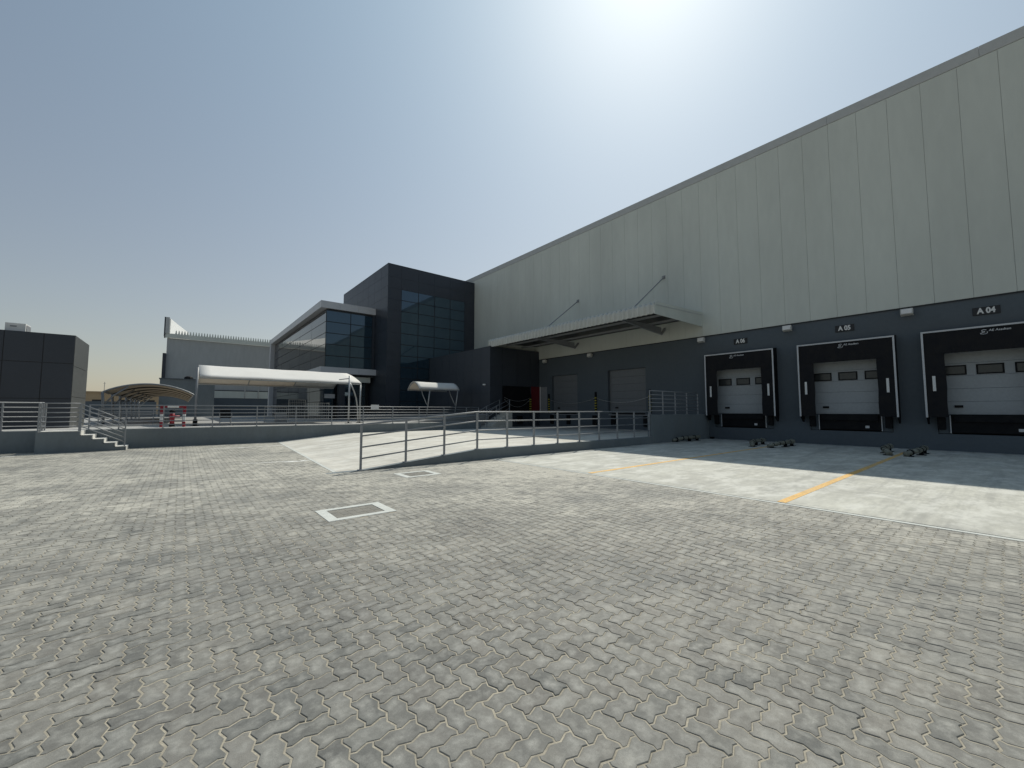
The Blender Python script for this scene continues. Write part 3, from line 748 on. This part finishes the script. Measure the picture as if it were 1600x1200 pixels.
for i in range(4):
    for j in range(6): pane_y(gx[i], gx[i+1], gz[j+1], gz[j], UT-.012)
lz = [6.89,5.80,4.71,3.62,2.52,1.43]; lx = [15.97,17.76,19.04]
for i in range(2):
    for j in range(5): pane_y(lx[i], lx[i+1], lz[j+1], lz[j], UT-.012)
b = MB(); b.box(15.97, 23.15, UT-.004, UT+.018, 1.43, 13.32); O_(b, 'window_frame', M['frame'])
# lower block
UO = 39.46; UE = 67.0
b = MB(); b.box(10.06, 14.6, UO+.04, UE-.3, 4.9, 11.1); b.box(10.06, 14.6, UO+1.5, UE-.3, -.2, 4.9); O_(b, 'block_core', M['frame'])
oz = [10.98,9.93,8.87,7.82,6.76,5.66]; ox = [10.04,12.25,14.36]
for i in range(2):
    for j in range(5): pane_y(ox[i], ox[i+1], oz[j+1], oz[j], UO+.012)
sy = [UO+.05+(UE-1.3-UO)*i/5 for i in range(6)]; sz = oz+[4.6,3.55,2.5,1.2]
for i in range(5):
    for j in range(9): pane_x(sy[i], sy[i+1], sz[j+1], sz[j], 10.03)
b = MB(); b.box(14.36, 14.6, UO+.0, UO+.04, 4.9, 11.1); O_(b, 'corner_strip', M['acp'])
# silver frame: roof edge, far leg, lower canopy
b = MB()
for i in range(3): b.box(9.54+1.7*i+.006, 9.54+1.7*(i+1)-.006, UO-.06, UO+.6, 11.17, 11.82)
n = 16
for i in range(n):
    y0 = UO+.605+(UE-UO-.605)*i/n; y1 = UO+.605+(UE-UO-.605)*(i+1)/n
    b.box(9.54, 14.6, y0+.006, y1-.006, 11.17, 11.82)
for i in range(8): b.box(9.54, 10.4, UE-.9, UE, .85+1.29*i, .85+1.29*(i+1)-.01)
O_(b, 'silver_frame', M['acp_grey'])
b = MB()
for i in range(3): b.box(9.54+1.7*i+.006, 9.54+1.7*(i+1)-.006, UO-.5, UO+.2, 5.10, 5.66)
b.box(9.54, 10.0, UO+.205, 47.4, 5.10, 5.66)
O_(b, 'silver_canopy', M['acp_grey'])
b = MB(); b.box(11.6, 14.3, UO+.1, UO+.6, 4.40, 4.98); O_(b, 'entrance_soffit', M['clad'])
b = MB(); b.box(11.4, 11.95, UO+.2, UO+.8, .85, 4.4); O_(b, 'column', M['acp'])
for x0, x1 in ((10.1,11.4),(11.95,13.1),(13.1,14.3)):
    for z0, z1 in ((.9,3.1),(3.1,4.4)): pane_y(x0, x1, z0, z1, UO+1.40)
b = MB(); b.box(15.3, 15.34, 1, 2, 1, 2) if False else None
tag(MB().box(10.4, 11.35, 40.75, 40.80, 2.85, 3.25).build('notice_board', M['white']), 'pale rectangular notice board in the dark office entrance', 'sign')
for (x, y, z, lab) in ((19.04,26.78,3.78,'small white wall lamp on the annex corner by the dock stairs'),):
    t = thing('wall_lamp', lab, 'wall lamp', (x, y, z))
    b = MB(); b.box(-.16,0,-.12,.12,-.05,.05); b.build('lamp_head', M['white'], t, bevel=.02)
    b = MB(); b.box(-.03,.001,-.05,.05,-.12,-.05); b.build('bracket', M['steel'], t)
# glass entrance behind the small shade
# ---------------------------------------------------------------- guardhouse
gh = thing('guardhouse', 'small charcoal panelled guardhouse at the left edge behind the railing', 'guardhouse', (-4.07, 28.12, .85))
def G_(mb, name, m, **k):
    mb.v = [(p[0]+4.07, p[1]-28.12, p[2]-.85) for p in mb.v]; return mb.build(name, m, gh, **k)
b = MB(); b.box(-11, -4.09, 28.14, 31.83, .85, 4.98); b.box(-11, -4.09, 28.141, 28.25, 4.981, 5.26); b.box(-4.2, -4.091, 28.251, 31.82, 4.981, 5.26); G_(b, 'core', M['frame'])
b = MB(); panels_y(b, 28.14, -1, 0, 0, 0, 0, 1, 1, xs=[-9.8,-8.6,-7.42,-6.25,-5.07,-4.07], zs=[.85,2.22,3.89,5.27], gap=.03)
G_(b, 'panel_cladding', M['acp'])
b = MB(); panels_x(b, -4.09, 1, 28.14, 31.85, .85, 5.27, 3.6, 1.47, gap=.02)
G_(b, 'side_wall', M['sunlit_sidewall'])
b = MB(); b.box(-11, -4.2, 28.3, 31.7, 4.981, 5.02); G_(b, 'roof', M['frame'])
ac = thing('air_conditioner', 'white air conditioning unit standing on the guardhouse roof', 'air conditioner', (-6.05, 29.0, 5.02))
b = MB(); b.box(-.31,.31,-.40,.40,.03,.66); b.build('casing', M['white'], ac, bevel=.015)
b = MB(); b.box(-.16,.04,-.41,-.401,.48,.54); b.build('badge', M['steel'], ac)
b = MB(); b.box(.312,.33,-.30,.32,.10,.60); b.build('side_vent', M['steel'], ac)
for s_ in (-.25,.25): MB().box(s_-.04,s_+.04,-.38,.38,0,.03).build('foot', M['black'], ac)

# ---------------------------------------------------------------- shade canopies
def arch_canopy_x(name, label, x0, x1, yf, yb, ze, zc, fab, nseg=14, group=None, nrib=4, flat=0.0):
    """barrel vault whose axis runs along x"""
    t = thing(name, label, 'car shade', (x0, yf, .85), group)
    def prof(s): return yf+(yb-yf)*s, ze+(zc-ze)*(flat*(1-abs(2*s-1))+(1-flat)*(1-(2*s-1)**2))
    b = MB(); nx = 16
    for i in range(nx+1):
        sx = i/nx; x = x0+(x1-x0)*sx; sag = .02*math.sin(sx*math.pi*(nrib-1))**2
        for k in range(nseg+1):
            y, z = prof(k/nseg); b.v.append((x-x0, y-yf, z-.85-sag))
    m_ = nseg+1
    for i in range(nx):
        for k in range(nseg): b.f.append((i*m_+k, (i+1)*m_+k, (i+1)*m_+k+1, i*m_+k+1))
    o = b.build('fabric_roof', fab, t, smooth=True); q = o.modifiers.new('solid','SOLIDIFY'); q.thickness = .02
    for r_ in range(nrib):
        x = (x1-x0)*r_/(nrib-1); x = min(max(x,.03), x1-x0-.03)
        b = MB(); b.tube([(x, prof(k/12)[0]-yf, prof(k/12)[1]-.93) for k in range(13)], .035, 6); b.build('arch_rib', M['galv'], t)
    for y in (.03, yb-yf-.03):
        b = MB(); b.tube([(0,y,ze-.93),(x1-x0,y,ze-.93)], .04, 8); b.build('edge_beam', M['galv'], t)
    return t
t = arch_canopy_x('car_shade', 'large white fabric car shade in front of the office entrance', .70, 9.35, 27.5, 34.0, 3.52, 4.42, M['fabric'], nrib=4, flat=.65)
def part(mb, name, m, t, **k):
    L = t.location; mb.v = [(p[0]-L[0], p[1]-L[1], p[2]-L[2]) for p in mb.v]; return mb.build(name, m, t, **k)
for (x, y, zt) in ((.60,27.45,4.0),(8.40,27.0,3.93),(9.30,27.55,3.5)):
    b = MB(); b.tube([(x,y,.87),(x,y,zt)], .055, 10); part(b, 'post', M['galv'] if x > 1 else M['steel'], t, smooth=True)
    b = MB(); b.box(x-.18,x+.18,y-.18,y+.18,.852,.88); b.box(x-.10,x+.10,y-.10,y+.10,.881,1.2) if x < 1 else None
    part(b, 'base_plate', M['black'], t)
b = MB(); b.tube([(8.45,27.05,3.45),(8.75,27.2,3.0),(8.95,27.3,2.5),(9.10,27.42,1.8),(9.15,27.45,.9)], .05, 8); part(b, 'curved_brace', M['galv'], t, smooth=True)
b = MB(); b.tube([(8.40,27.0,3.75),(8.15,27.3,3.72),(7.9,27.5,3.68)], .03, 6); part(b, 'bracket', M['steel'], t)
# small shade by the annex
t = arch_canopy_x('walkway_shade', 'small white arched shade standing before the dark annex wall', 14.15, 17.75, 28.6, 30.7, 3.40, 3.98, M['fabric'], nseg=12, nrib=2)
for (x, s_) in ((15.05, 1), (17.6, 1)):
    zb = .85+(x-12.2)/6.84*.55
    b = MB(); b.tube([(x-.12,28.9,zb),(x-.02,28.75,2.5),(x+.02,28.65,3.38)], .05, 8); part(b, 'post', M['galv'], t, smooth=True)
    b = MB(); b.tube([(x-.10,28.85,2.1),(x-.25,29.3,2.9),(x-.35,29.7,3.85)], .035, 8); part(b, 'brace', M['galv'], t, smooth=True)
# long curved shade seen end on, at the left
t = thing('parking_shade', 'long low curved tan shade with ribs running away behind the barrier frame', 'car shade', (-3.67, 34, .85))
XA, XB = -3.67, .61
def prof(s):
    x = XA+(XB-XA)*s; return x, 2.80+.58*(1-((s-.46)/.5)**2 if abs(s-.46) < .54 else 0)
def prof(s): return XA+(XB-XA)*s, 2.82-.07*s+.60*(1-(2*s-1)**2)**.9
b = MB(); NY = 25; LN = 26.5
for i in range(NY):
    for k in range(17):
        x, z = prof(k/16); b.v.append((x-XA, LN*i/(NY-1), z-.85-.10*math.sin(i/(NY-1)*6*math.pi)**2))
for i in range(NY-1):
    for k in range(16): b.f.append((i*17+k, i*17+k+1, (i+1)*17+k+1, (i+1)*17+k))
o = b.build('fabric_roof', M['fabric_tan'], t, smooth=True); q = o.modifiers.new('solid','SOLIDIFY'); q.thickness = .02
for r_ in range(7):
    y = LN*r_/6
    b = MB(); b.tube([(prof(k/14)[0]-XA, y, prof(k/14)[1]-.90) for k in range(15)], .05, 6); b.build('arch_rib', M['frame'] if r_ else M['steel'], t)
    b = MB(); b.tube([(.12,y,0),(.05,y,1.3),(.0,y,1.93)], .07, 8); b.tube([(.1,y,1.2),(.5,y,1.75),(1.1,y,2.28)], .045, 6); b.build('post', M['steel'], t, smooth=True)
b = MB(); b.tube([(.06,0,1.93),(.06,LN,1.93)], .045, 6); b.tube([(XB-XA-.04,0,1.84),(XB-XA-.04,LN,1.84)], .035, 6); b.build('edge_beam', M['steel'], t)

# ---------------------------------------------------------------- small things in the yard
t = thing('barrier_frame', 'red and white striped pipe frame guarding the hydrant behind the railing', 'barrier', (-.79, 26.1, .85))
for x in (.06, .92):
    for k, (z0, z1) in enumerate(((0,.27),(.27,.64),(.64,1.08))):
        MB().tube([(x,0,z0+.001*k),(x,0,z1)], .065, 12).build('white_pipe' if k == 1 else 'red_pipe', M['white' if k == 1 else 'red'], t)
for x0_, x1_, k in ((.0,.27,0),(.27,.70,1),(.70,.99,0)):
    MB().tube([(x0_+.001,0,1.02),(x1_,0,1.02)], .064+.002*k, 12).build('white_pipe' if k == 1 else 'red_pipe', M['white' if k == 1 else 'red'], t)
t = thing('fire_hydrant', 'dark red fire hydrant inside the striped pipe frame', 'hydrant', (-.33, 26.45, .85))
b = MB(); b.tube([(0,0,.1),(0,0,.74)], .1, 12); b.tube([(-.14,-.02,.52),(.30,-.02,.52)], .055, 10); b.build('body', M['red'], t, smooth=True)
b = MB(); b.tube([(0,0,0),(0,0,.16)], .12, 12); b.build('base', M['black'], t)
b = MB(); b.sphere((0,0,.76), .13, .13, .10); b.build('cap', M['black'], t, smooth=True)
t = thing('chair', 'dark office chair left behind the railing under the white car shade', 'chair', (1.86, 26.6, .85))
b = MB(); b.box(-.24,.24,-.22,.24,.42,.48); b.build('seat', M['black'], t, bevel=.02)
b = MB(); b.box(-.24,.24,.22,.27,.50,.92); b.build('backrest', M['black'], t, bevel=.02)
for x in (-.22,.22):
    for y in (-.2,.22):
        b = MB(); b.tube([(x*1.12,y,0),(x,y,.42)], .014, 6); b.build('leg', M['steel'], t)
    b = MB(); b.tube([(x*1.2,-.15,.44),(x*1.2,-.15,.66),(x*1.2,.22,.66)], .014, 6); b.build('armrest', M['steel'], t)
t = thing('rail_sign', 'small blank grey sign plate fixed to the yard railing', 'sign', (9.28, UR+.08, 1.88))
MB().box(-.25,.25,-.02,-.005,-.15,.15).build('plate', M['alu'], t)
# mesh fence panels by the office
for (x, y, lab, w_, h_) in ((5.6,30.6,'wire mesh gate panel standing in the shade before the office side',1.0,1.55),(6.9,31.0,'wire mesh gate panel nearest the office entrance column',1.35,1.35),(4.3,31.2,'low wire mesh panel left of the other mesh panels',1.3,1.05)):
    t = thing('mesh_panel', lab, 'fence panel', (x, y, .85), 'mesh panels in the yard')
    b = MB(); b.tube([(0,0,0),(0,0,h_),(w_,0,h_),(w_,0,0)], .022, 6); b.build('frame', M['galv'], t)
    b = MB()
    for k in range(1, 9): b.tube([(w_*k/9,0,.08),(w_*k/9,0,h_)], .006, 4)
    for k in range(1, 8): b.tube([(0,0,h_*k/8),(w_,0,h_*k/8)], .006, 4)
    b.build('mesh', M['galv'], t)
t = thing('equipment_box', 'small grey utility box on the yard behind the railing near the mesh panels', 'utility box', (4.95, 29.5, .85))
b = MB(); b.box(-.3,.3,-.2,.2,.06,.62); b.build('casing', M['steel'], t, bevel=.01)
b = MB(); b.box(-.32,.32,-.22,.22,.621,.65); b.box(-.25,.25,-.15,.15,0,.059); b.build('lid', M['galv'], t)

# ---------------------------------------------------------------- wheel guides in front of the docks
def wheel_guide(c, side, label, seed):
    rnd = random.Random(seed); t = thing('wheel_guide', label, 'wheel guide', (21.2, c, 0), 'wrapped wheel guides')
    path = [Vector((1.3,0,.21)), Vector((.6,0,.215)), Vector((-.1,0,.21)), Vector((-.45,side*.06,.20)), Vector((-.75,side*.17,.16)), Vector((-1.0,side*.29,.09))]
    pts = []; N_ = 44
    for i in range(N_+1):
        s = i/N_*(len(path)-1); k = min(int(s), len(path)-2); f = s-k
        pts.append(path[k].lerp(path[k+1], f))
    rr = [.082+.014*math.sin(i*.9+seed)+rnd.uniform(-.014,.014)+(.018 if i < 6 else 0) for i in range(len(pts))]
    b = MB(); b.tube(pts, .1, 12, True, rr); b.build('wrapped_tube', M['wrap'], t, smooth=True)
    s_ = MB()
    for i in (7, 17, 26, 36):
        d = (pts[i+1]-pts[i]).normalized(); s_.tube([pts[i]-d*.025, pts[i]+d*.025], rr[i]+.012, 12)
    s_.build('strap', M['black'], t)
    for (x, y) in ((1.05,0),(.2,0),(-.8,side*.22)):
        f = MB(); f.box(x-.06,x+.06,y-.06,y+.06,.02,.16 if x > -.5 else .09); f.box(x-.16,x+.16,y-.13,y+.13,.0125,.028); f.build('foot', M['black'], t)
GP = [(11.15-.15,1,'lumpy wrapped wheel guide lying beside the platform wall, leftmost of all'),(7.72,-1,'short looking wrapped wheel guide at right foot of the leftmost dock shelter'),
      (6.50,1,'long looking wrapped wheel guide at left foot of the middle dock shelter'),(3.12,-1,'humped wrapped wheel guide left of the near yellow line, by middle dock'),
      (2.12,1,'rightmost wrapped wheel guide, right of the near yellow line')]
for i, (c, s_, lab) in enumerate(GP): wheel_guide(c, s_, lab, i+3)

# ---------------------------------------------------------------- background buildings
fw = thing('far_warehouse', 'grey distant warehouse with a serrated roof edge behind the office', 'warehouse', (-2.1, 80, 0))
def F_(mb, name, m, **k):
    mb.v = [(p[0]+2.1, p[1]-80, p[2]) for p in mb.v]; return mb.build(name, m, fw, **k)
b = MB(); b.box(-2.1, 45, 80, 130, -.1, 12.7); F_(b, 'cladding', M['farclad'])
b = MB(); b.box(-2.3, 45, 79.7, 79.99, 12.72, 13.35); F_(b, 'roof_trim', M['clad'])
b = MB(); x = -1.2
while x < 45:
    b.extr([(x,13.352),(x+.12,13.352),(x+.30,13.95),(x+.42,13.352)][:0] or [(x,13.352),(x+.24,13.352),(x+.16,13.88),(x+.08,13.88)], 'y', 79.72, 79.98); x += .345
F_(b, 'serrated_ridge', M['clad'])
b = MB(); b.add([(-1.80,80.3,12.75),(.62,113,12.75),(.62,113,18.7),(-1.80,80.3,15.70),(-2.0,80.3,12.75),(.42,113,12.75),(.42,113,18.7),(-2.0,80.3,15.70)],
      [(0,1,2,3),(7,6,5,4),(3,2,6,7),(0,3,7,4),(1,5,6,2)]); F_(b, 'gable_panel', M['white'])
b = MB(); b.box(-2.35, -1.9, 79.6, 80.25, 13.36, 15.8); F_(b, 'gable_trim', M['trim'])
b = MB(); b.box(-2.5, -2.36, 79.6, 82, 12.9, 15.8); b.box(-2.5,-2.12,79.5,82,1.5,10.3); F_(b, 'dark_edge', M['acp'])
b = MB(); b.box(-2.1, 45, 79.75, 79.99, -.1, 3.7); F_(b, 'base_band', M['dark'])
b = MB(); b.box(4, 14, 79.80, 79.98, 3.72, 4.85); F_(b, 'pale_band', M['clad'])
b = MB(); b.box(4, 14, 79.78, 79.97, 4.87, 4.97); F_(b, 'ledge', M['frame'])
for x in (8.0, 9.9):
    b = MB(); b.tube([(x,79.4,3.7),(x,79.4,8)], .09, 8); F_(b, 'downpipe', M['galv'])
lb = thing('low_dark_building', 'low dark grey flat-roofed building in front of the distant warehouse', 'building', (-2.26, 68, 0))
def L_(mb, name, m, **k):
    mb.v = [(p[0]+2.26, p[1]-68, p[2]) for p in mb.v]; return mb.build(name, m, lb, **k)
b = MB(); b.box(-2.26, 3.4, 68, 76, -.1, 5.75); L_(b, 'wall', M['retain'])
b = MB(); b.box(-2.35, 3.48, 67.9, 76.1, 5.751, 5.85); L_(b, 'parapet', M['dark'])
b = MB(); b.sphere((.6,68.6,5.95), .5, .5, .32); L_(b, 'roof_vent', M['black'])
bw = thing('boundary_wall', 'long dark boundary wall across the back of the upper yard', 'wall', (-40, 66, 0))
MB().box(-60, 37.6, 0, .3, .5, 2.75).build('wall_body', M['dark'], bw)
tb = thing('tan_building', 'low sand coloured building far away beyond the boundary wall', 'building', (-40, 150, 0))
b = MB(); b.box(-10, 38.5, 0, 14, -.1, 6.4); b.build('wall', M['tan'], tb)
b = MB(); b.box(-10.2, 38.7, -.2, 14.2, 6.41, 6.75); b.build('roof_edge', M['fabric_tan'] if False else M['tan'], tb)
for k in range(7):
    MB().box(2+5*k, 4.2+5*k, -.05, -.001, 2.6, 4.6).build('window', M['frame'], tb)
t = thing('antenna_mast', 'thin distant mast above the sand coloured building', 'mast', (-16.1, 152, 6.75))
b = MB(); b.tube([(0,0,0),(0,0,2.6)], .06, 6); b.tube([(-.25,0,2.2),(.25,0,2.2)], .03, 5); b.build('mast', M['steel'], t)

tag(MB().box(24.20, 24.42, 11.02, 11.20, .0125, .13).build('rubber_block', M['black'], bevel=.02), 'tiny black rubber block on the apron at the foot of the dark wall', 'block')
